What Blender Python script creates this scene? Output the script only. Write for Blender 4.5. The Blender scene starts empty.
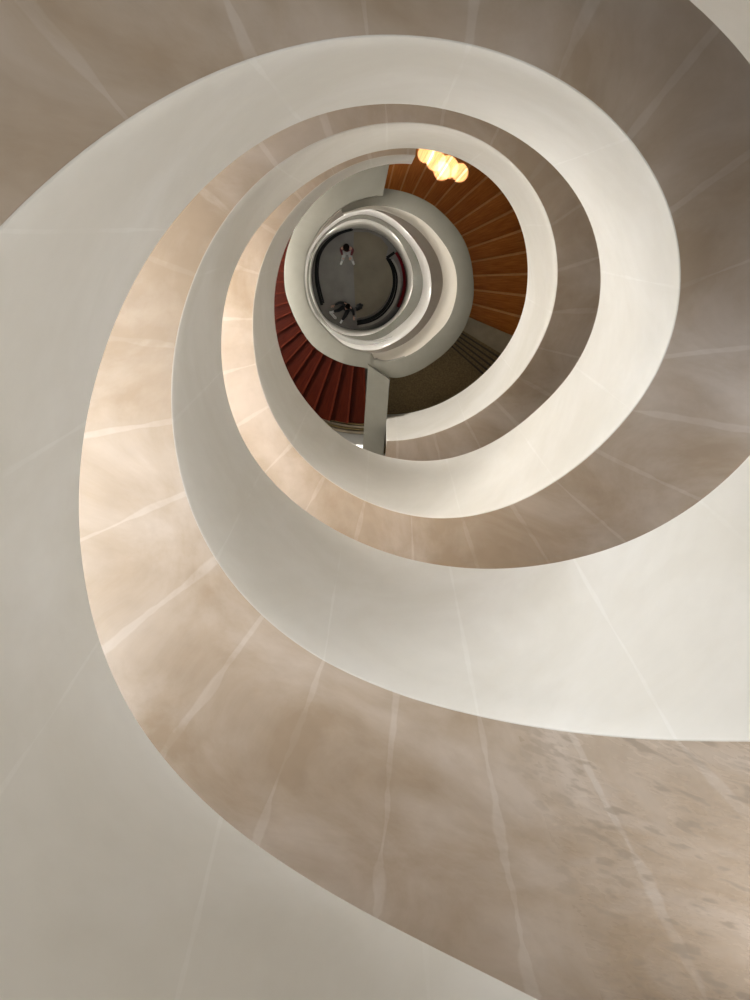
import bpy, bmesh, math, random
from mathutils import Vector, Matrix
random.seed(7)
PI = math.pi
R = math.radians
col = bpy.context.scene.collection
S = 2.0            # metres per stairwell radius
ZF = 14.8          # depth of the ground floor below the viewpoint, in radii

def W(x, y, z):    # survey frame (x, y, depth), in radii, to metres
    return Vector((x*S, -y*S, (ZF-z)*S))

# ------------------------------------------------------------ survey of the curves
VX, VY, FOC = 386.7061, 231.3891, 722.0
CX, CY = -0.1122, -0.5727
_n = Vector(((VX-375)/FOC, (VY-500)/FOC, 1)).normalized()
_e1 = (Vector((1, 0, 0)) - _n[0]*_n).normalized()
_e2 = _n.cross(_e1)

def at(u, v, z):   # plan position of a sighted point at a known depth
    r = Vector(((u-375)/FOC, (v-500)/FOC, 1))
    t = z/r.dot(_n)
    return (CX+t*r.dot(_e1), CY+t*r.dot(_e2))

TAB = {"BO":[0.865,0.872,0.88,0.888,0.896,0.905,0.913,0.921,0.93,0.939,0.949,0.959,0.97,0.981,0.993,1.006,1.02,1.034,1.046,1.056,1.064,1.069,1.073,1.075,1.075,1.069,1.059,1.043,1.023,1.003,0.988,0.982,0.99,1.013,1.047,1.089,1.13,1.161,1.176,1.172,1.157,1.137,1.117,1.096,1.074,1.055,1.041,1.033,1.036,1.047,1.062,1.076,1.088,1.1,1.115,1.131,1.147,1.162,1.174,1.183,1.189,1.193,1.195,1.195,1.194,1.191,1.187,1.181,1.175,1.169,1.161,1.153,1.145,1.137,1.128,1.119,1.111,1.102,1.093,1.084,1.076,1.067,1.059,1.051,1.043,1.035,1.027,1.019,1.012,1.004,0.997,0.989,0.982,0.975,0.967,0.96,0.953],"BI":[0.989,0.989,0.99,0.991,0.991,0.992,0.992,0.993,0.994,0.994,0.995,0.996,0.997,0.997,0.998,0.999,1.0,1.002,1.003,1.004,1.006,1.007,1.009,1.011,1.013,1.015,1.017,1.02,1.023,1.025,1.028,1.032,1.035,1.038,1.042,1.045,1.049,1.053,1.057,1.06,1.06,1.054,1.044,1.029,1.012,0.993,0.977,0.969,0.97,0.978,0.992,1.009,1.026,1.043,1.057,1.066,1.069,1.07,1.071,1.074,1.076,1.076,1.072,1.06,1.044,1.027,1.011,1.0,0.995,1.002,1.025,1.058,1.092,1.121,1.138,1.142,1.138,1.125,1.1,1.076,1.062,1.053,1.048,1.048,1.052,1.062,1.076,1.092,1.109,1.127,1.144,1.159,1.172,1.186,1.199,1.212,1.225],"AO":[0.991,0.984,0.978,0.971,0.965,0.958,0.952,0.945,0.939,0.933,0.926,0.92,0.914,0.909,0.903,0.898,0.893,0.889,0.885,0.882,0.88,0.879,0.878,0.879,0.881,0.884,0.889,0.896,0.904,0.915,0.928,0.944,0.962,0.984,1.008,1.035,1.057,1.072,1.081,1.087,1.086,1.08,1.066,1.048,1.029,1.012,0.999,0.995,1.0,1.012,1.028,1.049,1.069,1.086,1.099,1.11,1.12,1.129,1.138,1.141,1.136,1.122,1.1,1.074,1.048,1.028,1.015,1.01,1.017,1.035,1.06,1.092,1.132,1.177,1.226,1.274,1.316,1.351,1.379,1.402,1.419,1.432,1.441,1.446,1.448,1.448,1.445,1.441,1.435,1.428,1.42,1.411,1.402,1.393,1.383,1.374,1.364],"AI":[1.039,1.042,1.045,1.048,1.051,1.054,1.057,1.06,1.062,1.065,1.067,1.07,1.072,1.073,1.074,1.075,1.075,1.075,1.074,1.072,1.069,1.066,1.061,1.055,1.047,1.036,1.02,1.003,0.986,0.974,0.967,0.968,0.979,0.996,1.014,1.03,1.044,1.053,1.056,1.054,1.048,1.042,1.037,1.036,1.038,1.04,1.041,1.045,1.052,1.064,1.074,1.077,1.074,1.073,1.078,1.09,1.105,1.121,1.135,1.145,1.147,1.139,1.121,1.097,1.074,1.058,1.053,1.055,1.062,1.077,1.101,1.135,1.176,1.223,1.269,1.311,1.345,1.374,1.396,1.413,1.425,1.433,1.437,1.438,1.436,1.432,1.426,1.418,1.409,1.399,1.388,1.377,1.365,1.353,1.34,1.328,1.316]}
PITCH = 4.2784
Z0 = dict(BO=3.1864, BI=0.0093, AO=1.0445, AI=2.2218)

def zedge(k, u):
    return Z0[k] + PITCH*u/(2*PI) - 0.0007*math.cos(u) + 0.0001*math.sin(u) - 0.1958*math.cos(2*u) + 0.046*math.sin(2*u)

def redge(k, u):
    t = TAB[k]; x = (math.degrees(u)+300)/10
    x = max(0, min(len(t)-1.001, x)); i = int(x); f = x-i
    p0 = t[max(i-1, 0)]; p1 = t[i]; p2 = t[i+1]; p3 = t[min(i+2, len(t)-1)]
    return 0.5*(2*p1+(p2-p0)*f+(2*p0-5*p1+4*p2-p3)*f*f+(3*p1-p0-3*p2+p3)*f**3)

# ------------------------------------------------------------ materials
def new_mat(name):
    m = bpy.data.materials.new(name); m.use_nodes = True
    nt = m.node_tree; b = nt.nodes['Principled BSDF']
    return m, nt, b

def plaster(name, base, alt, seamcol, rough, seam_w, mott, scuff=0.0, seam=True, blot=None, sdist=.10):
    m, nt, b = new_mat(name); N = nt.nodes; L = nt.links
    tc = N.new('ShaderNodeTexCoord')
    n1 = N.new('ShaderNodeTexNoise'); n1.inputs['Scale'].default_value = 0.75; n1.inputs['Detail'].default_value = 7
    n1.inputs['Roughness'].default_value = 0.6; n1.inputs['Distortion'].default_value = 0.6
    L.new(tc.outputs['Object'], n1.inputs['Vector'])
    cr = N.new('ShaderNodeValToRGB'); cr.color_ramp.elements[0].position = 0.38; cr.color_ramp.elements[1].position = 0.65
    cr.color_ramp.elements[0].color = (*base, 1); cr.color_ramp.elements[1].color = (*alt, 1)
    if blot:
        e = cr.color_ramp.elements.new(0.5); e.color = (*blot, 1)
    L.new(n1.outputs['Fac'], cr.inputs['Fac'])
    last = cr.outputs['Color']
    # fine clouding
    n3 = N.new('ShaderNodeTexNoise'); n3.inputs['Scale'].default_value = 5; n3.inputs['Detail'].default_value = 6
    L.new(tc.outputs['Object'], n3.inputs['Vector'])
    mr = N.new('ShaderNodeMapRange'); mr.inputs['To Min'].default_value = 1-mott; mr.inputs['To Max'].default_value = 1+mott
    mr.inputs['From Min'].default_value = .3; mr.inputs['From Max'].default_value = .7
    L.new(n3.outputs['Fac'], mr.inputs['Value'])
    mm = N.new('ShaderNodeVectorMath'); mm.operation = 'SCALE'
    L.new(last, mm.inputs[0]); L.new(mr.outputs['Result'], mm.inputs['Scale']); last = mm.outputs['Vector']
    bump_h = n3.outputs['Fac']
    if seam:
        uv = N.new('ShaderNodeUVMap'); uv.uv_map = 'UVMap'
        nz = N.new('ShaderNodeTexNoise'); nz.inputs['Scale'].default_value = 1.1; nz.inputs['Detail'].default_value = 4
        L.new(tc.outputs['Object'], nz.inputs['Vector'])
        sp = N.new('ShaderNodeSeparateXYZ'); L.new(uv.outputs['UV'], sp.inputs[0])
        off = N.new('ShaderNodeMath'); off.operation = 'MULTIPLY_ADD'; off.inputs[1].default_value = sdist
        L.new(nz.outputs['Fac'], off.inputs[0]); L.new(sp.outputs['X'], off.inputs[2])
        a = N.new('ShaderNodeMath'); a.operation = 'SUBTRACT'; a.inputs[1].default_value = sdist/2; L.new(off.outputs[0], a.inputs[0])
        fl = N.new('ShaderNodeMath'); fl.operation = 'FRACT'; L.new(a.outputs[0], fl.inputs[0])
        sb = N.new('ShaderNodeMath'); sb.operation = 'SUBTRACT'; sb.inputs[1].default_value = 0.5; L.new(fl.outputs[0], sb.inputs[0])
        ab = N.new('ShaderNodeMath'); ab.operation = 'ABSOLUTE'; L.new(sb.outputs[0], ab.inputs[0])
        # joint width wanders
        nw = N.new('ShaderNodeTexNoise'); nw.inputs['Scale'].default_value = 1.7; nw.inputs['Detail'].default_value = 3
        L.new(tc.outputs['Object'], nw.inputs['Vector'])
        ww = N.new('ShaderNodeMapRange'); ww.inputs['From Min'].default_value = .35; ww.inputs['From Max'].default_value = .7
        ww.inputs['To Min'].default_value = seam_w*0.35; ww.inputs['To Max'].default_value = seam_w*2.2
        L.new(nw.outputs['Fac'], ww.inputs['Value'])
        w2 = N.new('ShaderNodeMath'); w2.operation = 'MULTIPLY'; w2.inputs[1].default_value = 1.7; L.new(ww.outputs['Result'], w2.inputs[0])
        ms = N.new('ShaderNodeMapRange'); ms.interpolation_type = 'SMOOTHSTEP'
        L.new(ab.outputs[0], ms.inputs['Value']); L.new(ww.outputs['Result'], ms.inputs['From Min']); L.new(w2.outputs[0], ms.inputs['From Max'])
        ms.inputs['To Min'].default_value = 1; ms.inputs['To Max'].default_value = 0
        nf = N.new('ShaderNodeMapRange'); nf.inputs['From Min'].default_value = .38; nf.inputs['From Max'].default_value = .6
        nf.inputs['To Min'].default_value = .08; nf.inputs['To Max'].default_value = .6; L.new(n1.outputs['Fac'], nf.inputs['Value'])
        mf = N.new('ShaderNodeMath'); mf.operation = 'MULTIPLY'; L.new(ms.outputs['Result'], mf.inputs[0]); L.new(nf.outputs['Result'], mf.inputs[1])
        mx = N.new('ShaderNodeMix'); mx.data_type = 'RGBA'
        L.new(mf.outputs[0], mx.inputs['Factor']); L.new(last, mx.inputs[6]); mx.inputs[7].default_value = (*seamcol, 1)
        last = mx.outputs[2]
    L.new(last, b.inputs['Base Color'])
    b.inputs['Roughness'].default_value = rough
    b.inputs['Specular IOR Level'].default_value = 0.35
    if scuff:
        mp = N.new('ShaderNodeMapping'); mp.inputs['Scale'].default_value = (5, 8.5, 3); mp.inputs['Rotation'].default_value = (0, 0, 0.6)
        L.new(tc.outputs['Object'], mp.inputs['Vector'])
        ns = N.new('ShaderNodeTexNoise'); ns.inputs['Scale'].default_value = 1.0; ns.inputs['Detail'].default_value = 5
        L.new(mp.outputs[0], ns.inputs['Vector'])
        rr = N.new('ShaderNodeMapRange'); rr.inputs['From Min'].default_value = .44; rr.inputs['From Max'].default_value = .56
        rr.inputs['To Min'].default_value = -scuff; rr.inputs['To Max'].default_value = scuff
        L.new(ns.outputs['Fac'], rr.inputs['Value'])
        # the worn stretch of the band
        wm = N.new('ShaderNodeMapRange'); wm.interpolation_type = 'SMOOTHSTEP'; wm.inputs['From Min'].default_value = -1.3; wm.inputs['From Max'].default_value = -2.8
        L.new(sp.outputs['X'], wm.inputs['Value'])
        ra = N.new('ShaderNodeMath'); ra.operation = 'MULTIPLY_ADD'; ra.inputs[2].default_value = rough
        L.new(rr.outputs['Result'], ra.inputs[0]); L.new(wm.outputs['Result'], ra.inputs[1]); L.new(ra.outputs[0], b.inputs['Roughness'])
        dk = N.new('ShaderNodeMapRange'); dk.inputs['From Min'].default_value = .55; dk.inputs['From Max'].default_value = .62
        dk.inputs['To Min'].default_value = 0; dk.inputs['To Max'].default_value = .7; L.new(ns.outputs['Fac'], dk.inputs['Value'])
        dm = N.new('ShaderNodeMath'); dm.operation = 'MULTIPLY'; L.new(dk.outputs['Result'], dm.inputs[0]); L.new(wm.outputs['Result'], dm.inputs[1])
        dx = N.new('ShaderNodeMix'); dx.data_type = 'RGBA'; L.new(dm.outputs[0], dx.inputs['Factor']); L.new(last, dx.inputs[6]); dx.inputs[7].default_value = (.33, .27, .21, 1)
        L.new(dx.outputs[2], b.inputs['Base Color'])
    bp = N.new('ShaderNodeBump'); bp.inputs['Strength'].default_value = 0.04; bp.inputs['Distance'].default_value = 0.02
    L.new(bump_h, bp.inputs['Height']); L.new(bp.outputs[0], b.inputs['Normal'])
    return m

def flat(name, c, rough=0.5, metal=0.0, var=0.12, scale=6.0, spec=0.4):
    m, nt, b = new_mat(name); N = nt.nodes; L = nt.links
    tc = N.new('ShaderNodeTexCoord')
    n = N.new('ShaderNodeTexNoise'); n.inputs['Scale'].default_value = scale; n.inputs['Detail'].default_value = 5
    L.new(tc.outputs['Object'], n.inputs['Vector'])
    mr = N.new('ShaderNodeMapRange'); mr.inputs['To Min'].default_value = 1-var; mr.inputs['To Max'].default_value = 1+var
    mr.inputs['From Min'].default_value = .3; mr.inputs['From Max'].default_value = .7
    L.new(n.outputs['Fac'], mr.inputs['Value'])
    mm = N.new('ShaderNodeVectorMath'); mm.operation = 'SCALE'; mm.inputs[0].default_value = c
    L.new(mr.outputs['Result'], mm.inputs['Scale']); L.new(mm.outputs['Vector'], b.inputs['Base Color'])
    b.inputs['Roughness'].default_value = rough; b.inputs['Metallic'].default_value = metal
    b.inputs['Specular IOR Level'].default_value = spec
    return m

def wood(name, c1, c2):
    m, nt, b = new_mat(name); N = nt.nodes; L = nt.links
    uv = N.new('ShaderNodeUVMap'); uv.uv_map = 'UVMap'
    mp = N.new('ShaderNodeMapping'); mp.inputs['Scale'].default_value = (9, 1.2, 1)
    L.new(uv.outputs['UV'], mp.inputs['Vector'])
    n = N.new('ShaderNodeTexNoise'); n.inputs['Scale'].default_value = 2.2; n.inputs['Detail'].default_value = 8; n.inputs['Roughness'].default_value = .65
    L.new(mp.outputs[0], n.inputs['Vector'])
    cr = N.new('ShaderNodeValToRGB'); cr.color_ramp.elements[0].position = .33; cr.color_ramp.elements[1].position = .68
    cr.color_ramp.elements[0].color = (*c1, 1); cr.color_ramp.elements[1].color = (*c2, 1)
    L.new(n.outputs['Fac'], cr.inputs['Fac']); L.new(cr.outputs['Color'], b.inputs['Base Color'])
    b.inputs['Roughness'].default_value = 0.45; b.inputs['Specular IOR Level'].default_value = 0.12
    return m

M = {}
M['white'] = plaster('white_polished_plaster', (.70, .67, .61), (.76, .735, .69), (.82, .80, .76), .42, .006, .015, sdist=.03)
M['beige'] = plaster('beige_polished_plaster', (.42, .325, .235), (.57, .485, .41), (.65, .58, .515), .36, .022, .035, blot=(.485, .395, .31))
M['beige_scuffed'] = plaster('scuffed_beige_plaster', (.42, .325, .235), (.57, .485, .41), (.65, .58, .515), .36, .022, .035, scuff=.24, blot=(.485, .395, .31))
M['coping'] = plaster('grey_green_plaster', (.25, .243, .205), (.295, .287, .245), (.5, .5, .45), .5, .01, .02, seam=False)
M['cream'] = plaster('cream_plaster', (.66, .61, .53), (.70, .66, .58), (.8, .8, .8), .5, .01, .02, seam=False)
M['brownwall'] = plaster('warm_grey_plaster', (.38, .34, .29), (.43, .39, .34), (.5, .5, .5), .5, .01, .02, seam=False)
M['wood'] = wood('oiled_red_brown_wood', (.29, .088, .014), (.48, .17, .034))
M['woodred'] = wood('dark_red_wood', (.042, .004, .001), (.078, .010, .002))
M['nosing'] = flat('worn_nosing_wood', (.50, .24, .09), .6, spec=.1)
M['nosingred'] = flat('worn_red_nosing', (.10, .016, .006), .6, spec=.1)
M['carpet'] = flat('tan_ribbed_stone', (.16, .115, .055), .85, var=.3, scale=30)
M['carpetline'] = flat('dark_nosing_inlay', (.05, .035, .02), .7)
M['stone'] = flat('pale_stone_edging', (.26, .215, .15), .6)
M['floor'] = flat('grey_brown_screed', (.12, .108, .088), .42, var=.25, scale=1.2)
M['floor_reflect'] = flat('olive_floor_reflection', (.125, .10, .058), .5, var=.2, scale=1.0)  # olive tint stands in for a reflection on the floor
M['black'] = flat('black_metal', (.008, .008, .008), .75, var=.1, spec=.08)
M['red'] = flat('dark_red_lacquer', (.12, .004, .006), .7, spec=.08)
M['bench'] = flat('grey_bench_top', (.21, .19, .16), .5)
M['brass'] = flat('brass_strip', (.45, .34, .16), .35, metal=.6)
M['outer'] = flat('grey_render', (.42, .41, .38), .8, var=.04)
M['skin'] = flat('skin', (.52, .30, .22), .5, var=.05)
M['hair'] = flat('black_hair', (.008, .005, .004), .9, spec=.05)
M['redcloth'] = flat('dark_red_fabric', (.10, .012, .018), .8)
M['palecloth'] = flat('pale_grey_fabric', (.42, .42, .40), .8)
M['blackcloth'] = flat('black_fabric', (.012, .013, .014), .8)
M['whitecloth'] = flat('white_fabric', (.85, .85, .83), .7, var=.04)
M['bluecloth'] = flat('slate_blue_fabric', (.10, .13, .15), .8)
mg, nt, b = new_mat('daylit_glass'); b.inputs['Emission Color'].default_value = (1, .97, .9, 1); b.inputs['Emission Strength'].default_value = 3.0
M['glass'] = mg

# ------------------------------------------------------------ builders
def link(name, me, mat, parent=None, smooth=True):
    o = bpy.data.objects.new(name, me); col.objects.link(o)
    if mat is not None: me.materials.append(M[mat])
    if parent: o.parent = parent
    if smooth:
        for p in me.polygons: p.use_smooth = True
    return o

def tag(o, label=None, cat=None, group=None, kind=None):
    if label: o['label'] = label
    if cat: o['category'] = cat
    if group: o['group'] = group
    if kind: o['kind'] = kind
    return o

def empty(name, loc=(0, 0, 0)):
    o = bpy.data.objects.new(name, None); col.objects.link(o); o.location = loc
    o.empty_display_size = .1
    return o

def grid_mesh(name, rows, mat, parent=None, uvs=None, closed=False, smooth=True, origin=None, caps=False):
    """rows: list of lists of Vectors (same length); a skin through them. closed: rows are closed cross sections."""
    n = len(rows[0]); bm = bmesh.new(); off = origin or Vector((0, 0, 0))
    vs = [[bm.verts.new(p-off) for p in r] for r in rows]
    uvl = bm.loops.layers.uv.new('UVMap')
    for i in range(len(rows)-1):
        for j in range(n if closed else n-1):
            k = (j+1) % n
            try: f = bm.faces.new((vs[i][j], vs[i+1][j], vs[i+1][k], vs[i][k]))
            except ValueError: continue
            if uvs:
                for l, (a, c) in zip(f.loops, ((i, j), (i+1, j), (i+1, j+1), (i, j+1))):
                    l[uvl].uv = (uvs[a], c/n)
    if caps and closed:
        bm.faces.new(vs[0]); bm.faces.new(list(reversed(vs[-1])))
    bmesh.ops.recalc_face_normals(bm, faces=bm.faces)
    me = bpy.data.meshes.new(name); bm.to_mesh(me); bm.free()
    o = link(name, me, mat, parent, smooth)
    if origin: o.location = origin
    return o

def sharp(o, ang=35):
    me = o.data
    me.set_sharp_from_angle(angle=R(ang))

# ------------------------------------------------------------ the two helical plaster bands
ROUT = 2.6
def band(ko, ki, dinner, u0, u1, seam0, label, bm_='beige'):
    """ko/ki: top edge and lower edge survey; dinner: winding offset of the lower edge."""
    root = empty('spiral_band', W(0, 0, zedge(ko, R(u1))))
    tag(root, label, 'spiral staircase band', 'spiral plaster bands of the staircase')
    o = root.location
    face = []; ledge = []; uvs = []; uvf = []
    a = u0
    ths = []
    while a < u1-1e-6: ths.append(a); a += 2.0
    ths.append(u1)
    for a in ths:
        u = R(a); ui = u+dinner
        c, s = math.cos(u), math.sin(u)
        zo, ro = zedge(ko, u), redge(ko, u)
        zi, ri = zedge(ki, ui), redge(ki, ui)
        P = lambda r, z: W(r*c, r*s, z)-o
        sec = []
        bev = .006
        sec.append(P(ro+bev, zo)); sec.append(P(ro+bev*.3, zo+bev*.3)); sec.append(P(ro, zo+bev))
        for t in (.12, .25, .4, .55, .7, .85, .97): 
            sec.append(P(ro+(ri-ro)*t, zo+(zi-zo)*t))
        sec.append(P(ri, zi)); sec.append(P(ri+.04, zi+.006))
        sec.append(P(ri+.05, zi-.02))
        for t in (.3, .7): sec.append(P(max(ro, ri)+.05, zi+(zo-zi)*t))
        sec.append(P(max(ro, ri)+.05, zo+.05))
        sec.append(P(ro+.03, zo+.045))
        face.append(sec)
        led = [P(ro+bev+.0005, zo)]
        for t in (.02, .06, .12, .2, .3, .42, .56, .7, .85, 1): led.append(P(ro+bev+(ROUT-ro-bev)*t, zo))
        led.append(P(ROUT, zo+.05)); led.append(P(max(ro, ri)+.055, zo+.05)); led.append(P(ro+bev+.001, zo+.004))
        ledge.append(led)
        uvs.append((a-seam0)/15.5+.5); uvf.append((a-seam0)/31+.5)
    f = grid_mesh('white_face', face, 'white', root, uvf, closed=True, caps=True); sharp(f)
    g = grid_mesh('beige_ledge', ledge, bm_, root, uvs, closed=True, caps=True); sharp(g)
    f['label'] = 'smooth white plaster face of the band'
    g['label'] = 'mottled beige polished plaster side of the band with pale joints'
    return root

band('BO', 'BI', 2*PI, -345, 276, -114.5,
     'spiral plaster band filling the left edge, winding in to end beside the sunlit wooden steps')
band('AO', 'AI', 0, -160, 454.5, 109,
     'spiral plaster band from the bottom right corner, winding in to the narrow grey cross wall', 'beige_scuffed')

# ------------------------------------------------------------ lower stairwell: sighted profiles
def curve_pts(lst, z, step):
    """resample a sighted polyline evenly and smooth it; z may be a pair (start, end)"""
    P = []
    for (u, v) in lst: P.append((u, v))
    L = [0]
    for i in range(1, len(P)): L.append(L[-1]+math.hypot(P[i][0]-P[i-1][0], P[i][1]-P[i-1][1]))
    T = L[-1]; out = []
    for k in range(step+1):
        s = T*k/step; i = 0
        while i < len(L)-2 and L[i+1] < s: i += 1
        f = (s-L[i])/max(1e-6, L[i+1]-L[i])
        out.append([P[i][0]+(P[i+1][0]-P[i][0])*f, P[i][1]+(P[i+1][1]-P[i][1])*f])
    return out

def by_angle(lst, angs, cen=(365, 280), closed=True, smooth=4):
    """radius of a sighted curve at running angles (degrees); lst ordered along the curve"""
    pa = []; last = None
    for (u, v) in lst:
        a = math.degrees(math.atan2(v-cen[1], u-cen[0]))
        if last is not None:
            while a-last > 180: a -= 360
            while a-last < -180: a += 360
        last = a; pa.append((a, math.hypot(u-cen[0], v-cen[1])))
    if closed:
        d = 1 if pa[-1][0] > pa[0][0] else -1
        m = sorted([(a+k*360, r) for a, r in pa for k in (-2, -1, 0, 1, 2)])
    else: m = sorted(pa)
    def ev(a):
        if a <= m[0][0]: return m[0][1]
        if a >= m[-1][0]: return m[-1][1]
        for i in range(len(m)-1):
            if m[i][0] <= a <= m[i+1][0]:
                w = m[i+1][0]-m[i][0]
                return m[i][1]+(m[i+1][1]-m[i][1])*(a-m[i][0])/max(1e-6, w)
    return [sum(ev(a+d*1.0)*w for d, w in ((-smooth*2, 1), (-smooth, 2), (0, 3), (smooth, 2), (smooth*2, 1)))/9 for a in angs]

def pix(a, r, cen=(365, 280)):
    return cen[0]+r*math.cos(R(a)), cen[1]+r*math.sin(R(a))

def Wp(a, r, z): 
    u, v = pix(a, r); x, y = at(u, v, z); return W(x, y, z)

K0 = [(390,163),(375,162),(360,165),(330,178),(312,200),(298,222),(291,238.7),(286,255),(284.5,280),(285,290),(290.7,307),(300,327),(313,346),(333,359),(349,365),(367,367),(380,373),(390,379.3),(406.7,376),(422.7,369),(433,362),(452,346),(465,327),(472,307),(474,283),(473,278.7),(470.7,258.7),(462.7,237),(449,220),(433,205),(413,194.7),(390.7,189.3),(370,188),(345,195)]
K1 = [(390,195),(370,196.7),(350,202.7),(336.7,212),(323,225),(314,238.7),(307,254.7),(304.6,270),(305,287),(309.5,307),(320.5,323.5),(333.5,337),(347,347.5),(360,351.5),(371,353),(375,361.5),(386.7,362),(400,358.7),(420,348.7),(433,336.7),(446.7,323),(456,296.7),(456,270.7),(449,252),(438.7,237),(420,218.7),(404,211),(390,207),(370,206),(350,211)]
K2 = [(390,196.5),(370,198),(350,204),(337.5,213),(324,226),(315,239.5),(308,255),(305.3,270),(305.6,287),(310,306.5),(321,323),(334,336.3),(347.5,346.8),(360,351),(371,352.6),(380,353),(393,348.7),(409,340.7),(424,327),(433,314),(440,299),(443,283),(442.7,278),(438.7,260),(429,242.7),(417,229),(404,220),(393,214.5),(370,209),(350,213)]
K3 = [(363,208),(370,208.5),(380,212),(391,217.5),(404,229),(417,244),(426.7,260),(431,280),(430,300.7),(422.7,316.7),(410.7,331),(393,343),(380,349.5),(366.7,350.5),(346.7,346.2),(333,336),(320.5,322.7),(310,306),(305.6,287),(305.2,267),(309.5,251),(317.3,237.5),(330.5,224.5),(345,214.5)]
K4 = [(423,283),(418.7,303),(409,316.7),(396,328),(380,338.5),(362,341.5),(345,339),(330,330.5),(319,318.5),(311,303),(307.3,286),(307.3,270),(311.5,252),(319.5,239),(332,227),(346,218),(364,214),(380,218.7),(393,226.7),(406.7,241),(418.7,262.7)]
K5 = [(413,280),(409,300),(400,314),(388,325),(375,333),(360,336),(345,335),(331,328),(321,315),(313,300),(309.3,286),(309.3,270),(313.5,253),(321,241),(333,229),(347,221),(364,218.5),(380,224),(393,233),(406,253)]
K6 = [(406.7,284),(404,298),(398,311),(389,321),(377,328),(360,330),(346,328.7),(336,324.7),(325,318),(319,308),(313.5,291),(311.8,274),(313.5,260),(320,244.5),(333,234),(345,230),(355,228.5),(368,229.5),(382,235),(395,248),(403,263)]

# spiral coping with its inner face: runs from the squared end beside the wooden steps
def run(lst, angs, smooth=3):
    return by_angle(lst, angs, closed=False, smooth=smooth)
A0 = -78.2
seg1 = [A0-1.6*i for i in range(int(196/1.6)+1)]; seg1 = [a for a in seg1 if a > -267.5]+[-267.5]
seg2 = [-268.6-1.6*i for i in range(200)]; seg2 = [a for a in seg2 if a > -470]
def seg_radii(lst, angs, brk=None):
    """linear reading without smoothing across the ends of the list"""
    pa = []; last = None
    for (u, v) in lst:
        a = math.degrees(math.atan2(v-280, u-365))
        if last is None:
            pass
        else:
            while a-last > 180: a -= 360
            while a-last < -180: a += 360
        last = a; pa.append((a, math.hypot(u-365, v-280)))
    m = sorted(pa)
    def ev(a):
        a = min(max(a, m[0][0]), m[-1][0])
        for i in range(len(m)-1):
            if m[i][0] <= a <= m[i+1][0]:
                return m[i][1]+(m[i+1][1]-m[i][1])*(a-m[i][0])/max(1e-6, m[i+1][0]-m[i][0])
        return m[-1][1]
    def sm(a):
        h = 3.5
        if brk is not None and abs(a-brk) < 9: h = .3
        return (ev(a-2*h)+2*ev(a-h)+3*ev(a)+2*ev(a+h)+ev(a+2*h))/9
    return [sm(a) for a in angs]

lb = empty('lower_spiral_wall', W(-.35, -.1, 9.0))
tag(lb, 'grey-green topped spiral wall circling the round opening inside the wooden steps', 'spiral wall')
allang = seg1+seg2
r0 = seg_radii(K0, allang); r1 = seg_radii(K1, allang, -268); r2 = seg_radii(K2, allang)
z0c = []
for a in allang:
    t = (A0-a)/392.0
    z0c.append(7.6+.35*max(0, t-.45)/.55)
org = lb.location
rowsC = []; rowsF = []; uvc = []; MIDR = []
for a, p0, p1, p2, z in zip(allang, r0, r1, r2, z0c):
    zb = max(8.55, z+.45)
    pin = Wp(a, p1, z); pout = Wp(a, p0, z)
    d = (pout-pin)
    top = [pout, pout-d*.05+Vector((0,0,.008)), pin+d*.05+Vector((0,0,.008)), pin]
    low = [Vector((pin.x, pin.y, pin.z-.16)), Vector((pout.x, pout.y, pout.z-.16))]
    rowsC.append([p-org for p in top+low])
    fin = Wp(a, min(p2, p1-.2), zb)
    m = [pin+Vector((0, 0, -.002)), pin.lerp(fin, .33), pin.lerp(fin, .66), fin]
    md = Wp(a, p1*.55+p0*.45, z+.09)
    md2 = Wp(a, p1*.55+p0*.45, zb+.02)
    back = [md2, md]
    MIDR.append((a, p1*.45+p0*.55))
    rowsF.append([p-org for p in m+back])
    uvc.append(a/15.5)
c = grid_mesh('coping', rowsC, 'coping', lb, uvc, closed=True, caps=True); sharp(c)
f = grid_mesh('inner_face', rowsF, 'cream', lb, uvc, closed=True, caps=True); sharp(f)
f['label'] = 'cream plaster face below the coping'

full = [i*2.5 for i in range(145)]
def loops(k): return by_angle(k, full, smooth=4)
k2c = by_angle(K2[1:-3], full, smooth=3)
k3, k4, k5, k6 = loops(K3), loops(K4), loops(K5), loops(K6)
k5 = [min(a, b_-1.2) for a, b_ in zip(k5, k4)]
def tube(name, mat, prof, parent, out=.12):
    """prof: list of (radii list, depth) from the top in"""
    rows = []
    o = parent.location
    for i, a in enumerate(full):
        sec = [Wp(a, r[i], z)-o for r, z in prof]
        e = Wp(a, prof[-1][0][i]+3, prof[-1][1]+.03)-o
        s = Wp(a, prof[0][0][i]+5, prof[0][1]+.10)-o
        rows.append(sec+[e, s])
    return grid_mesh(name, rows, mat, parent, [a/15 for a in full], closed=True)
mb = empty('middle_ring_wall', W(-.4, 0, 10.5))
tag(mb, 'bright white ring wall just inside the brown shaded rim of the round opening', 'ring wall', 'round ring walls')
k2u = [r+4 for r in k2c]
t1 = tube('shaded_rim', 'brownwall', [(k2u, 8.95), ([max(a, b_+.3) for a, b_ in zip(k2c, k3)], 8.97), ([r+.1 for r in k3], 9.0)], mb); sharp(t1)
mid = [(a*.5+b_*.5) for a, b_ in zip(k3, k4)]
t2 = tube('white_face', 'white', [(k3, 9.0), (mid, 9.9), (k4, 10.7)], mb); sharp(t2)
t1['label'] = 'warm grey rim'
gb = empty('ground_ring_wall', W(-.6, .2, ZF))
tag(gb, 'innermost pale grey ring wall rising from the dark ground floor', 'ring wall', 'round ring walls')
t3 = tube('rim', 'coping', [([r+3 for r in k4], 10.98), (k4, 11.0), (k5, 11.05)], gb); sharp(t3)
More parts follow.
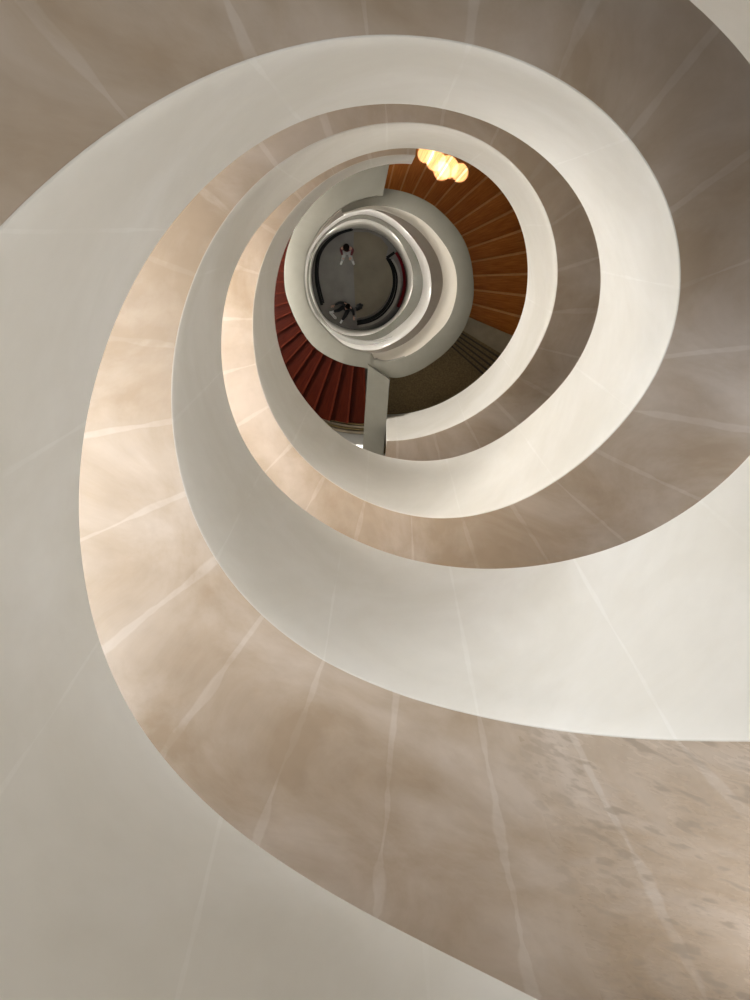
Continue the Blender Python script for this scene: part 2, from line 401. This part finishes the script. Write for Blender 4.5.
mid = [(a*.5+b_*.5) for a, b_ in zip(k5, k6)]
t4 = tube('inner_face', 'white', [(k5, 11.05), (mid, 12.8), (k6, 14.78)], gb); sharp(t4)

# ------------------------------------------------------------ ground floor and what stands on it
def disc(name, z, r0_, r1_, mat, cx=0, cy=0, th=.05, a0=0, a1=360, n=96, parent=None):
    rows = []
    for i in range(n+1):
        a = R(a0+(a1-a0)*i/n); c, s = math.cos(a), math.sin(a)
        rows.append([W(cx+r_*c, cy+r_*s, z_) for r_, z_ in ((r0_, z), (r1_, z), (r1_, z+th), (r0_, z+th))])
    return grid_mesh(name, rows, mat, parent, [i/8 for i in range(n+1)], closed=True, caps=False, smooth=False)
fl = disc('floor', ZF, .001, 3.2, 'floor', th=.08, n=96); fl['kind'] = 'structure'

def sweep(name, pts, w, h, mat, parent=None, zb=0.0):
    """a bar of width w and height h (m) along points on the floor (list of Vector, at base)"""
    rows = []
    for i, p in enumerate(pts):
        a = pts[max(0, i-1)]; c_ = pts[min(len(pts)-1, i+1)]
        t = (c_-a); t.z = 0; t.normalize(); nrm = Vector((-t.y, t.x, 0))*w/2
        o = parent.location if parent else Vector((0, 0, 0))
        rows.append([p-nrm+Vector((0, 0, zb))-o, p+nrm+Vector((0, 0, zb))-o, p+nrm+Vector((0, 0, zb+h))-o, p-nrm+Vector((0, 0, zb+h))-o])
    ob = grid_mesh(name, rows, mat, parent, [i/5 for i in range(len(pts))], closed=True, caps=True); sharp(ob)
    return ob
def fpts(lst, n, dz=0.0):
    z = ZF-dz
    out = []
    # chaikin smoothing
    P = lst
    for _ in range(2):
        Q = [P[0]]
        for a, b_ in zip(P, P[1:]): Q += [(a[0]*.75+b_[0]*.25, a[1]*.75+b_[1]*.25), (a[0]*.25+b_[0]*.75, a[1]*.25+b_[1]*.75)]
        P = Q+[P[-1]]
    for u, v in curve_pts(P, z, n):
        x, y = at(u, v, z); out.append(W(x, y, ZF))
    return out
def legs(parent, pts, idx, h, w=.05):
    for i in idx:
        p = pts[i]
        bm = bmesh.new(); bmesh.ops.create_cone(bm, cap_ends=True, segments=12, radius1=w*.6, radius2=w*.45, depth=h)
        bmesh.ops.translate(bm, verts=bm.verts, vec=p-parent.location+Vector((0, 0, h/2)))
        me = bpy.data.meshes.new('post'); bm.to_mesh(me); bm.free(); link('post', me, 'black', parent)

# left curved rail
lp = fpts([(352,229.5),(342,232),(333,237),(324,245),(318,255),(316,266),(316,280),(318.5,292),(322,305)], 40, .47)
rl = empty('curved_handrail', lp[20])
tag(rl, 'black curved rail hugging the left side of the ground floor', 'handrail')
sweep('top_rail', lp, .10, .06, 'black', rl, .95)
sweep('foot_rail', lp, .06, .05, 'black', rl, .10)
legs(rl, lp, (1, 8, 16, 24, 32, 39), .95)
# right curved bench / counter with dark edges
inner = [(387,257.5),(391,264),(394,273),(394.5,285),(391.5,297),(386,307),(378,315),(368,320),(357,322)]
ip = fpts(inner, 44, .42)
bc = empty('curved_counter', ip[22])
tag(bc, 'curved grey counter with black edges on the right side of the ground floor', 'counter')
sweep('front_panel', ip, .10, .80, 'bench', bc, 0)
sweep('black_edge', ip, .12, .05, 'black', bc, .80)
ip2 = fpts([(389.5,259),(394,266),(397,275),(397,286),(394,299),(388,309),(380,317),(369,322.5),(357,324.5)], 44, .42)
sweep('black_edge', ip2, .07, .05, 'black', bc, .80)
ip3 = fpts([(393,262),(397,268),(400,277),(400,288),(396.5,301),(390.5,311),(382,319),(371,325),(360,326.5)], 44, .42)
sweep('counter_top', [a.lerp(b_, .5) for a, b_ in zip(ip2, ip3)], .17, .05, 'bench', bc, .75)
ep = fpts([(386.5,258),(390.5,255.3),(394.5,252.5)], 8, .42)
sweep('end_rail', ep, .10, .06, 'black', bc, .82)
legs(bc, ip3, (4, 14, 24, 34, 42), .75)
# dark red strip along the wall
rp = fpts([(396,252.5),(400.5,260),(403.5,270),(404.8,281),(404,291),(401,301),(398,307)], 30, .22)
rs = sweep('wall_bench', rp, .10, .45, 'red')
tag(rs, 'narrow dark red bench curved along the right wall of the ground floor', 'bench')
# olive sheet on the right half of the floor, a reflection painted as colour
refl = []
bm = bmesh.new()
ring = [(354,232),(368,232),(381,238),(388,247),(386,257),(391,266),(393,276),(393,287),(390,297),(384,306),(376,313),(366,318),(357,320),(355,300),(354,280),(353,255)]
vs = []
for u, v in ring:
    x, y = at(u, v, ZF-.006); vs.append(bm.verts.new(W(x, y, ZF-.006)))
bm.faces.new(vs); ext = bmesh.ops.extrude_face_region(bm, geom=list(bm.faces))
bmesh.ops.translate(bm, verts=[e for e in ext['geom'] if isinstance(e, bmesh.types.BMVert)], vec=(0, 0, -.011))
bmesh.ops.recalc_face_normals(bm, faces=bm.faces)
me = bpy.data.meshes.new('reflection_sheet'); bm.to_mesh(me); bm.free()
tag(link('reflection_sheet', me, 'floor_reflect', None, False), kind='structure').name = 'trim_1'

# ------------------------------------------------------------ wooden flights, landing
LC = (365, 280)
def polar(a, rr, z):   # plan polar about the lower axis (radii), z depth
    x0, y0 = at(LC[0], LC[1], 8.4)
    return W(x0+rr*math.cos(R(a)), y0+rr*math.sin(R(a)), z)
def sector(name, a0, a1, ri, ro, z, th, mat, parent, n=6, riser=None):
    o = parent.location if parent else Vector((0, 0, 0))
    rows = []
    for i in range(n+1):
        a = a0+(a1-a0)*i/n
        q = ri(a, z) if callable(ri) else polar(a, ri, z)
        q2 = Vector((q.x, q.y, q.z-th*S))
        rows.append([q-o, polar(a, ro, z)-o, polar(a, ro, z+th)-o, q2-o])
    ob = grid_mesh(name, rows, mat, parent, [abs(a1-a0)*i/n/7+random.random()*0 for i in range(n+1)], closed=True, caps=True, smooth=False)
    # plank grain coordinates: along the going
    uvl = ob.data.uv_layers[0]
    j = random.random()*5
    for p in ob.data.polygons:
        for li in p.loop_indices:
            co = ob.data.vertices[ob.data.loops[li].vertex_index].co+o
            c0 = polar(0, 0, z); d = co-c0
            uvl.data[li].uv = (math.degrees(math.atan2(d.y, d.x))/10+j, d.length)
    return ob
def flight(label, a0, a1, n, z0_, dz, ri, ro, mat, nose, nose2):
    root = empty('wooden_stair', polar((a0+a1)/2, 1.5, z0_+dz*n))
    tag(root, label, 'stairs', 'wooden spiral stairs')
    da = (a1-a0)/n
    for i in range(n):
        z = z0_+dz*i
        s = sector('tread', a0+da*i-da*.06, a0+da*(i+1), ri, ro, z, .018, mat, root)
        bv = s.modifiers.new('b', 'BEVEL'); bv.width = .006; bv.segments = 2; bv.limit_method = 'ANGLE'
        sector('nosing', a0+da*(i+.88), a0+da*(i+1), ri, ro, z-.004, .0035, nose2, root, n=1)
        sector('riser', a0+da*(i+1)-da*.10, a0+da*(i+1)-da*.03, ri, ro, z+.0185, dz-.019, nose, root, n=1)
    return root
def ri_at(a, z):
    while a > -90: a -= 360
    best = min(MIDR, key=lambda t: abs(t[0]-a))
    return Wp(a, best[1], z)
RI = ri_at
flight('brown wooden spiral steps on the right with a bright patch of sunlight', 19.3, -98, 16, 8.14, .075, RI, 1.97, 'wood', 'wood', 'nosing')
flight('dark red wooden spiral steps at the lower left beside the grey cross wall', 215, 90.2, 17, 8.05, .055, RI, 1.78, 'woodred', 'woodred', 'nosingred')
# stringer strips outside the red flight
st = empty('curved_skirting', polar(120, 1.85, 9.1))
tag(st, 'thin curved pale skirting with brass lines around the foot of the red wooden steps', 'skirting')
for rr, w, z, mname, nm in ((1.835, .03, 8.96, 'stone', 'stone_strip'), (1.80, .008, 8.95, 'brass', 'brass_line'), (1.865, .008, 8.94, 'brass', 'brass_line'), (1.905, .03, 8.93, 'stone', 'stone_strip')):
    sector(nm, 90.4, 200, rr-w/2, rr+w/2, z, .25, mname, st, n=40)
ld = empty('landing', polar(55, 1.4, 8.1))
tag(ld, 'olive brown landing with ribbed edge between the wooden steps and the grey cross wall', 'stair landing')
sector('floor_slab', 19.6, 85, RI, 1.92, 8.03, .10, 'carpet', ld, n=30)
e = sector('stone_edging', 19.4, 27, RI, 1.92, 8.022, .02, 'stone', ld, n=6)
e['label'] = 'paler stone strip at the top of the steps'
for k in range(5):
    sector('groove_strip', 28.2+k*2.1, 28.2+k*2.1+.75, RI, 1.92, 8.024, .02, 'carpetline', ld, n=2)

# cross wall
def prism(name, quad, z, zb, mat, parent=None):
    bm = bmesh.new(); o = parent.location if parent else Vector((0, 0, 0))
    tp = []; bt = []
    for u, v in quad:
        x, y = at(u, v, z); tp.append(bm.verts.new(W(x, y, z)-o)); bt.append(bm.verts.new(W(x, y, zb)-o))
    bm.faces.new(tp); bm.faces.new(list(reversed(bt)))
    for i in range(len(tp)):
        j = (i+1) % len(tp); bm.faces.new((tp[i], bt[i], bt[j], tp[j]))
    bmesh.ops.recalc_face_normals(bm, faces=bm.faces)
    bmesh.ops.bevel(bm, geom=[e_ for e_ in bm.edges], offset=.012, segments=2, affect='EDGES')
    me = bpy.data.meshes.new(name); bm.to_mesh(me); bm.free()
    return link(name, me, mat, parent, False)
x, y = at(376, 410, 8.0)
cw = empty('cross_wall', W(x, y, 9.0))
tag(cw, 'narrow grey radial wall dividing the red steps from the olive landing', 'wall')
prism('wall_body', [(375,372),(386,377),(380.5,455),(378,490),(370,490),(370,440)], 7.66, 9.3, 'coping', cw)
prism('wall_cap', [(368,364.5),(390,379.5),(383.5,456),(381,502),(359,502),(363,442)], 7.58, 7.655, 'coping', cw)

# ------------------------------------------------------------ outer walls of the stairwell
def wall_ring(name, radius, z0_, z1_, mat, th, axis=None, n=96, holes=()):
    rows = []
    for i in range(n+1):
        a = 360*i/n
        rr = radius(a) if callable(radius) else radius
        if axis: P = lambda r_, z_: polar(a, r_, z_)
        else: P = lambda r_, z_: W(r_*math.cos(R(a)), r_*math.sin(R(a)), z_)
        rows.append([P(rr, z0_), P(rr, z1_), P(rr+th, z1_), P(rr+th, z0_)])
    o = grid_mesh(name, rows, mat, None, [i/6 for i in range(n+1)], closed=True); sharp(o)
    o['kind'] = 'structure'; return o
wall_ring('wall_outer', 2.62, -3.2, 7.5, 'outer', .1)
def lowr(a):
    a = a % 360
    t = 0
    if 80 <= a <= 220: t = min(1, (a-80)/10, (220-a)/20)
    return 2.02-.09*max(0, t)
wall_ring('wall_lower', lowr, 7.62, 9.9, 'outer', .08, axis=True)
# ring floors closing the space behind the walls
def ringfloor(name, z, rin, rout, mat):
    rows = []
    for i in range(97):
        a = 360*i/96
        p1 = polar(a, rin(a), z); p2 = W(rout*math.cos(R(a)), rout*math.sin(R(a)), z)
        rows.append([p1, p2, p2-Vector((0, 0, .12)), p1-Vector((0, 0, .12))])
    o = grid_mesh(name, rows, mat, None, [i for i in range(97)], closed=True, smooth=False); o['kind'] = 'structure'; return o
ringfloor('trim_2', 7.55, lambda a: lowr(a), 2.75, 'outer')
# slab under the lower flights
fo = []
rows = []
for i in range(97):
    a = 360*i/96
    p1 = polar(a, .9, 9.98); p2 = polar(a, 2.1, 9.98)
    rows.append([p1, p2, p2-Vector((0, 0, .2)), p1-Vector((0, 0, .2))])
o = grid_mesh('trim_3', rows, 'outer', None, [i for i in range(97)], closed=True, smooth=False); o['kind'] = 'structure'
# small bright window low in the wall beside the cross wall
wn = empty('window_1', polar(92.5, 1.9, 8.3)); wn['kind'] = 'structure'
ow = wn.location
def panel(name, a0, a1, r_, z0_, z1_, mat, parent, th=.01):
    rows = []
    for i in range(5):
        a = a0+(a1-a0)*i/4
        rows.append([polar(a, r_, z0_)-parent.location, polar(a, r_, z1_)-parent.location, polar(a, r_+th, z1_)-parent.location, polar(a, r_+th, z0_)-parent.location])
    return grid_mesh(name, rows, mat, parent, [i for i in range(5)], closed=True, caps=True, smooth=False)
panel('window_pane', 90.6, 94.0, 1.90, 8.20, 8.36, 'glass', wn)
panel('window_frame', 90.4, 94.3, 1.912, 8.18, 8.38, 'stone', wn, .008)

# ------------------------------------------------------------ people
def skin_body(name, joints, edges, mat, parent, sub=2, root=0):
    me = bpy.data.meshes.new(name)
    me.from_pydata([j[0] for j in joints], edges, [])
    o = bpy.data.objects.new(name, me); col.objects.link(o); me.materials.append(M[mat]); o.parent = parent
    bm = bmesh.new(); bm.from_mesh(me); lay = bm.verts.layers.skin.verify(); bm.verts.ensure_lookup_table()
    for i, j in enumerate(joints):
        r_ = j[1]; bm.verts[i][lay].radius = r_ if isinstance(r_, tuple) else (r_, r_)
        bm.verts[i][lay].use_root = (i == root)
    bm.to_mesh(me); bm.free()
    o.modifiers.new('s', 'SKIN').use_smooth_shade = True
    sb = o.modifiers.new('u', 'SUBSURF'); sb.levels = sub; sb.render_levels = sub
    return o
def hand(parent, wrist, direction, up):
    d = Vector(direction).normalized(); up = Vector(up).normalized(); side = d.cross(up).normalized()
    w = Vector(wrist)
    J = [(w, .024), (w+d*.05, (.036, .018)), (w+d*.085, (.038, .016))]; E_ = [(0, 1), (1, 2)]
    for k, (s, ln) in enumerate(((-.03, .065), (-.01, .078), (.011, .073), (.03, .055))):
        b0 = len(J); base = w+d*.085+side*s
        J += [(base+d*.012, .0095), (base+d*ln*.5-up*.006, .009), (base+d*ln-up*.025, .0075)]
        E_ += [(2, b0), (b0, b0+1), (b0+1, b0+2)]
    b0 = len(J); J += [(w+d*.04-side*.045, .012), (w+d*.075-side*.065-up*.008, .010)]
    E_ += [(1, b0), (b0, b0+1)]
    skin_body('hand', J, E_, 'skin', parent, sub=1)
def ellipsoid(name, c_, s_, mat, parent, rot=None, seg=20):
    bm = bmesh.new(); bmesh.ops.create_uvsphere(bm, u_segments=seg, v_segments=12, radius=1)
    mt = Matrix.Translation(Vector(c_)) @ (rot or Matrix.Identity(4)) @ Matrix.Diagonal((*s_, 1))
    bmesh.ops.transform(bm, matrix=mt, verts=bm.verts)
    me = bpy.data.meshes.new(name); bm.to_mesh(me); bm.free(); return link(name, me, mat, parent)

def person(px, label, yaw, pose):
    x, y = at(px[0], px[1], ZF-.1); p = W(x, y, ZF)
    root = empty('person', p); root.rotation_euler = (0, 0, yaw)
    tag(root, label, 'person', 'people on the ground floor')
    # local frame: -y is the way the person faces
    V = Vector
    hip = V((0, 0, .12)); chest = V((0, .07, .42)); neck = V((0, .06, .58)); head = V((0, .05, .72))
    # continuous body of skin: torso, neck, head, arms, legs
    kneeL, kneeR, ankL, ankR = pose['legs']
    elL, wrL, elR, wrR = pose['arms']
    shL, shR = V((-.17, .07, .52)), V((.17, .07, .52))
    J = [(hip, (.14, .11)), (V((0, .05, .28)), (.12, .09)), (chest, (.14, .10)), (V((0, .07, .52)), (.10, .08)), (neck, .052), (V((0, .045, .66)), .065),
         (shL, .06), (elL, .042), (wrL, .028), (shR, .06), (elR, .042), (wrR, .028),
         (V((-.10, -.03, .12)), .085), (kneeL, .06), (ankL, .042), (V((.10, -.03, .12)), .085), (kneeR, .06), (ankR, .042)]
    E_ = [(0, 1), (1, 2), (2, 3), (3, 4), (4, 5), (3, 6), (6, 7), (7, 8), (3, 9), (9, 10), (10, 11), (0, 12), (12, 13), (13, 14), (0, 15), (15, 16), (16, 17)]
    skin_body('body', J, E_, 'skin', root)
    # head with nose, ears, tilted up a little
    rt = Matrix.Rotation(R(-35), 4, 'X')
    hd = ellipsoid('head', head, (.075, .095, .115), 'skin', root, rt)
    ellipsoid('nose', head+V((0, -.10, .035)), (.012, .022, .018), 'skin', hd)
    ellipsoid('mouth', head+V((0, -.085, -.015)), (.025, .008, .008), 'redcloth', hd)
    for s in (-1, 1):
        ellipsoid('ear', head+V((s*.076, .0, 0)), (.012, .02, .03), 'skin', hd)
        ellipsoid('eye', head+V((s*.028, -.085, .06)), (.011, .008, .008), 'black', hd)
    ellipsoid('hair', head+V((0, .045, .03)), pose['hair'], 'hair', root, Matrix.Rotation(R(-30), 4, 'X'))
    # clothing over the body
    JT = [(j[0], (j[1][0]+.018, j[1][1]+.018) if isinstance(j[1], tuple) else j[1]+.014) for j in J]
    top = [JT[0], JT[1], JT[2], JT[3], JT[6], (JT[7][0], .055), (J[8][0]*.94+J[7][0]*.06, .042), JT[9], (JT[10][0], .055), (J[11][0]*.94+J[10][0]*.06, .042)]
    skin_body('top', top, [(0, 1), (1, 2), (2, 3), (3, 4), (4, 5), (5, 6), (3, 7), (7, 8), (8, 9)], pose['top'], root)
    tr = [(J[0][0], (.155, .12)), JT[12], (kneeL, .075), (ankL, .058), JT[15], (kneeR, .075), (ankR, .058)]
    skin_body('trousers', tr, [(0, 1), (1, 2), (2, 3), (0, 4), (4, 5), (5, 6)], pose['trousers'], root)
    for a_, k_ in ((ankL, kneeL), (ankR, kneeR)):
        d = (a_-k_); d.z = 0; d.normalize()
        sh = skin_body('shoe', [(a_+V((0, 0, .0))-d*.03, .045), (a_+d*.07+V((0, 0, -.005)), (.045, .035)), (a_+d*.17+V((0, 0, -.01)), (.042, .028))], [(0, 1), (1, 2)], pose['shoe'], root)
    hand(root, wrL, wrL-elL, (0, 0, 1)); hand(root, wrR, wrR-elR, (0, 0, 1))
    return root
V = Vector
person((347, 250), 'person with black hair and dark red top sitting with pale trousered legs apart', 0.0,
       dict(legs=(V((-.13, -.24, .34)), V((.13, -.24, .34)), V((-.20, -.40, .07)), V((.20, -.40, .07))),
            arms=(V((-.23, .02, .32)), V((-.17, -.20, .33)), V((.23, .0, .32)), V((.15, -.22, .34))),
            hair=(.125, .15, .14), top='redcloth', trousers='palecloth', shoe='whitecloth'))
person((347, 307), 'person in black clothes crouching beside a backpack near the lower edge of the ground floor', R(-38),
       dict(legs=(V((-.18, -.28, .36)), V((.14, -.30, .34)), V((-.30, -.46, .07)), V((.16, -.52, .07))),
            arms=(V((-.34, -.02, .40)), V((-.44, -.24, .38)), V((.30, .03, .42)), V((.42, -.10, .44))),
            hair=(.10, .11, .12), top='blackcloth', trousers='blackcloth', shoe='whitecloth'))
# things beside the crouching person
x, y = at(359.5, 306, ZF); bgp = W(x, y, ZF)
bg = empty('backpack', bgp); tag(bg, 'black backpack standing to the right of the person in black', 'backpack')
def rbox(name, c_, s_, mat, parent, bev=.04, rot=0):
    bm = bmesh.new(); bmesh.ops.create_cube(bm, size=1)
    bmesh.ops.scale(bm, vec=s_, verts=bm.verts); bmesh.ops.bevel(bm, geom=list(bm.edges), offset=bev, segments=3, affect='EDGES')
    bmesh.ops.rotate(bm, verts=bm.verts, matrix=Matrix.Rotation(rot, 3, 'Z'))
    bmesh.ops.translate(bm, verts=bm.verts, vec=c_)
    me = bpy.data.meshes.new(name); bm.to_mesh(me); bm.free(); return link(name, me, mat, parent)
rbox('bag_body', (0, 0, .21), (.30, .20, .42), 'blackcloth', bg, .06, .4)
rbox('front_pocket', (-.04, -.11, .15), (.22, .07, .22), 'blackcloth', bg, .03, .4)
rbox('top_handle', (0, 0, .435), (.10, .03, .03), 'blackcloth', bg, .01, .4)
x, y = at(333, 315, ZF); 
tb = empty('tote_bag', W(x, y, ZF)); tag(tb, 'long white bag lying to the lower left of the person in black', 'bag')
rbox('bag_body', (0, 0, .05), (.40, .10, .09), 'whitecloth', tb, .03, R(-48))
rbox('strap', (.02, -.02, .105), (.26, .02, .015), 'palecloth', tb, .005, R(-48))

# ------------------------------------------------------------ camera
cam = bpy.data.cameras.new('camera'); co = bpy.data.objects.new('camera', cam); col.objects.link(co)
cam.sensor_fit = 'HORIZONTAL'; cam.sensor_width = 36; cam.lens = FOC/750*36; cam.clip_start = .02; cam.clip_end = 200
def cv(v):   # survey-camera vector to blender world
    v = Vector(v); w = Vector((v.dot(_e1), v.dot(_e2), v.dot(_n))); return Vector((w.x, -w.y, -w.z))
rx, up, bk = cv((1, 0, 0)), cv((0, -1, 0)), cv((0, 0, -1))
mw = Matrix((rx, up, bk)).transposed().to_4x4(); mw.translation = W(CX, CY, 0)
co.matrix_world = mw
bpy.context.scene.camera = co

# ------------------------------------------------------------ light
w = bpy.data.worlds.new('World'); bpy.context.scene.world = w; w.use_nodes = True; WORLD = .40
w.node_tree.nodes['Background'].inputs[0].default_value = (1, .96, .9, 1)
w.node_tree.nodes['Background'].inputs[1].default_value = WORLD
def area(name, pos, target, sx, sy, power, colr, spread=180):
    l = bpy.data.lights.new(name, 'AREA'); l.shape = 'RECTANGLE'; l.size = sx; l.size_y = sy; l.energy = power; l.color = colr
    l.spread = R(spread)
    o = bpy.data.objects.new(name, l); col.objects.link(o); o.location = pos
    o.rotation_euler = (Vector(target)-Vector(pos)).to_track_quat('-Z', 'Y').to_euler(); return o
def wall_light(name, ang, z, sx, sy, power, colr, tz=None):
    p = W(2.55*math.cos(R(ang)), 2.55*math.sin(R(ang)), z); t = W(0, 0, z if tz is None else tz)
    return area(name, p, t, sx, sy, power, colr)
def gap_light(name, ang, z, r, w_, h_, power, colr, tz=None, tr=0.0):
    p = W(r*math.cos(R(ang)), r*math.sin(R(ang)), z)
    t = W(-tr*math.cos(R(ang)), -tr*math.sin(R(ang)), z if tz is None else tz)
    return area(name, p, t, w_, h_, power, colr)
# unseen fill lamp added over the right half, brightening the left side of the bands
area('overhead_fill', W(1.1, .1, -2.9), W(-1.0, .1, 3.2), 2.6, 3.6, 280, (1, .98, .95))
# fill lamps added out of sight in the left gaps between the bands
gap_light('gap_fill', 222, 2.95, 2.45, 2.4, 1.2, 120, (.96, .98, 1), tz=3.1)
gap_light('gap_fill', 188, 2.5, 2.45, 2.4, 1.2, 150, (.95, .98, 1), tz=2.7)
gap_light('gap_fill', 155, 2.2, 2.45, 2.4, 1.2, 95, (.95, .98, 1), tz=2.4)
gap_light('gap_fill', 205, 4.9, 2.45, 3.4, 1.3, 270, (1, .97, .92))
gap_light('gap_fill', 150, 4.4, 2.45, 3.0, 1.2, 220, (1, .97, .92))
gap_light('gap_fill', 180, 6.8, 2.45, 3.0, 1.2, 380, (1, .96, .90))
# weak fill lamp added in a gap to lift the right ledge
gap_light('gap_fill', 25, 2.75, 2.5, 2.4, 1.0, 40, (.93, .96, 1), tz=3.3)
# unseen fill lamp added high on the left to brighten the right faces
gap_light('high_fill', 205, -.9, 2.4, 4.0, 2.4, 620, (.86, .93, 1), tz=3.2, tr=1.0)
# fill lamp added on the right, washing the corner of the scuffed band
gap_light('gap_fill', 48, .95, 2.5, 2.5, .8, 95, (.97, .98, 1), tz=1.5)
# fill lamps added under the rims to brighten the lower rings and floor
for k in range(5):
    a = 20+72*k; u_, v_ = pix(a, k5[int(a/2.5)]-1); x, y = at(u_, v_, 11.35)
    area('rim_fill', W(x, y, 11.35), W(x*.5-.35, y*.5+.1, 14.6), .25, .25, 20, (1, .97, .92))
for k in range(6):
    a = 10+60*k; u_, v_ = pix(a, k3[int(a/2.5)]-.6); x, y = at(u_, v_, 9.12)
    area('rim_fill', W(x, y, 9.12), W(-.9*x-.7, -.9*y, 10.6), .2, .2, 22, (1, .98, .96))
# sunbeams on the wooden steps
for (u_, v_, sz) in ((426, 154, 1.0), (436, 160, 1.15), (448, 166, 1.25), (460, 171, 1.0), (442, 170, 1.0)):
    x, y = at(u_, v_, 8.95)
    tgt = W(x, y, 8.95)
    sp = bpy.data.lights.new('sunbeam', 'SPOT'); sp.energy = 110000; sp.color = (.80, .88, 1); sp.spot_size = R(sz); sp.spot_blend = .02; sp.shadow_soft_size = .02
    sp.use_square = True
    so = bpy.data.objects.new('sunbeam', sp); col.objects.link(so); so.location = W(-.35, .55, -1.5)
    so.rotation_mode = 'QUATERNION'
    so.rotation_quaternion = (tgt-so.location).to_track_quat('-Z', 'Y') @ Matrix.Rotation(R(62-(u_-426)*.8), 3, 'Z').to_quaternion()

sc = bpy.context.scene
sc.view_settings.view_transform = 'Standard'; sc.view_settings.look = 'None'
sc.view_settings.exposure = 0.0; sc.view_settings.gamma = 1; sc.view_settings.use_curve_mapping = False
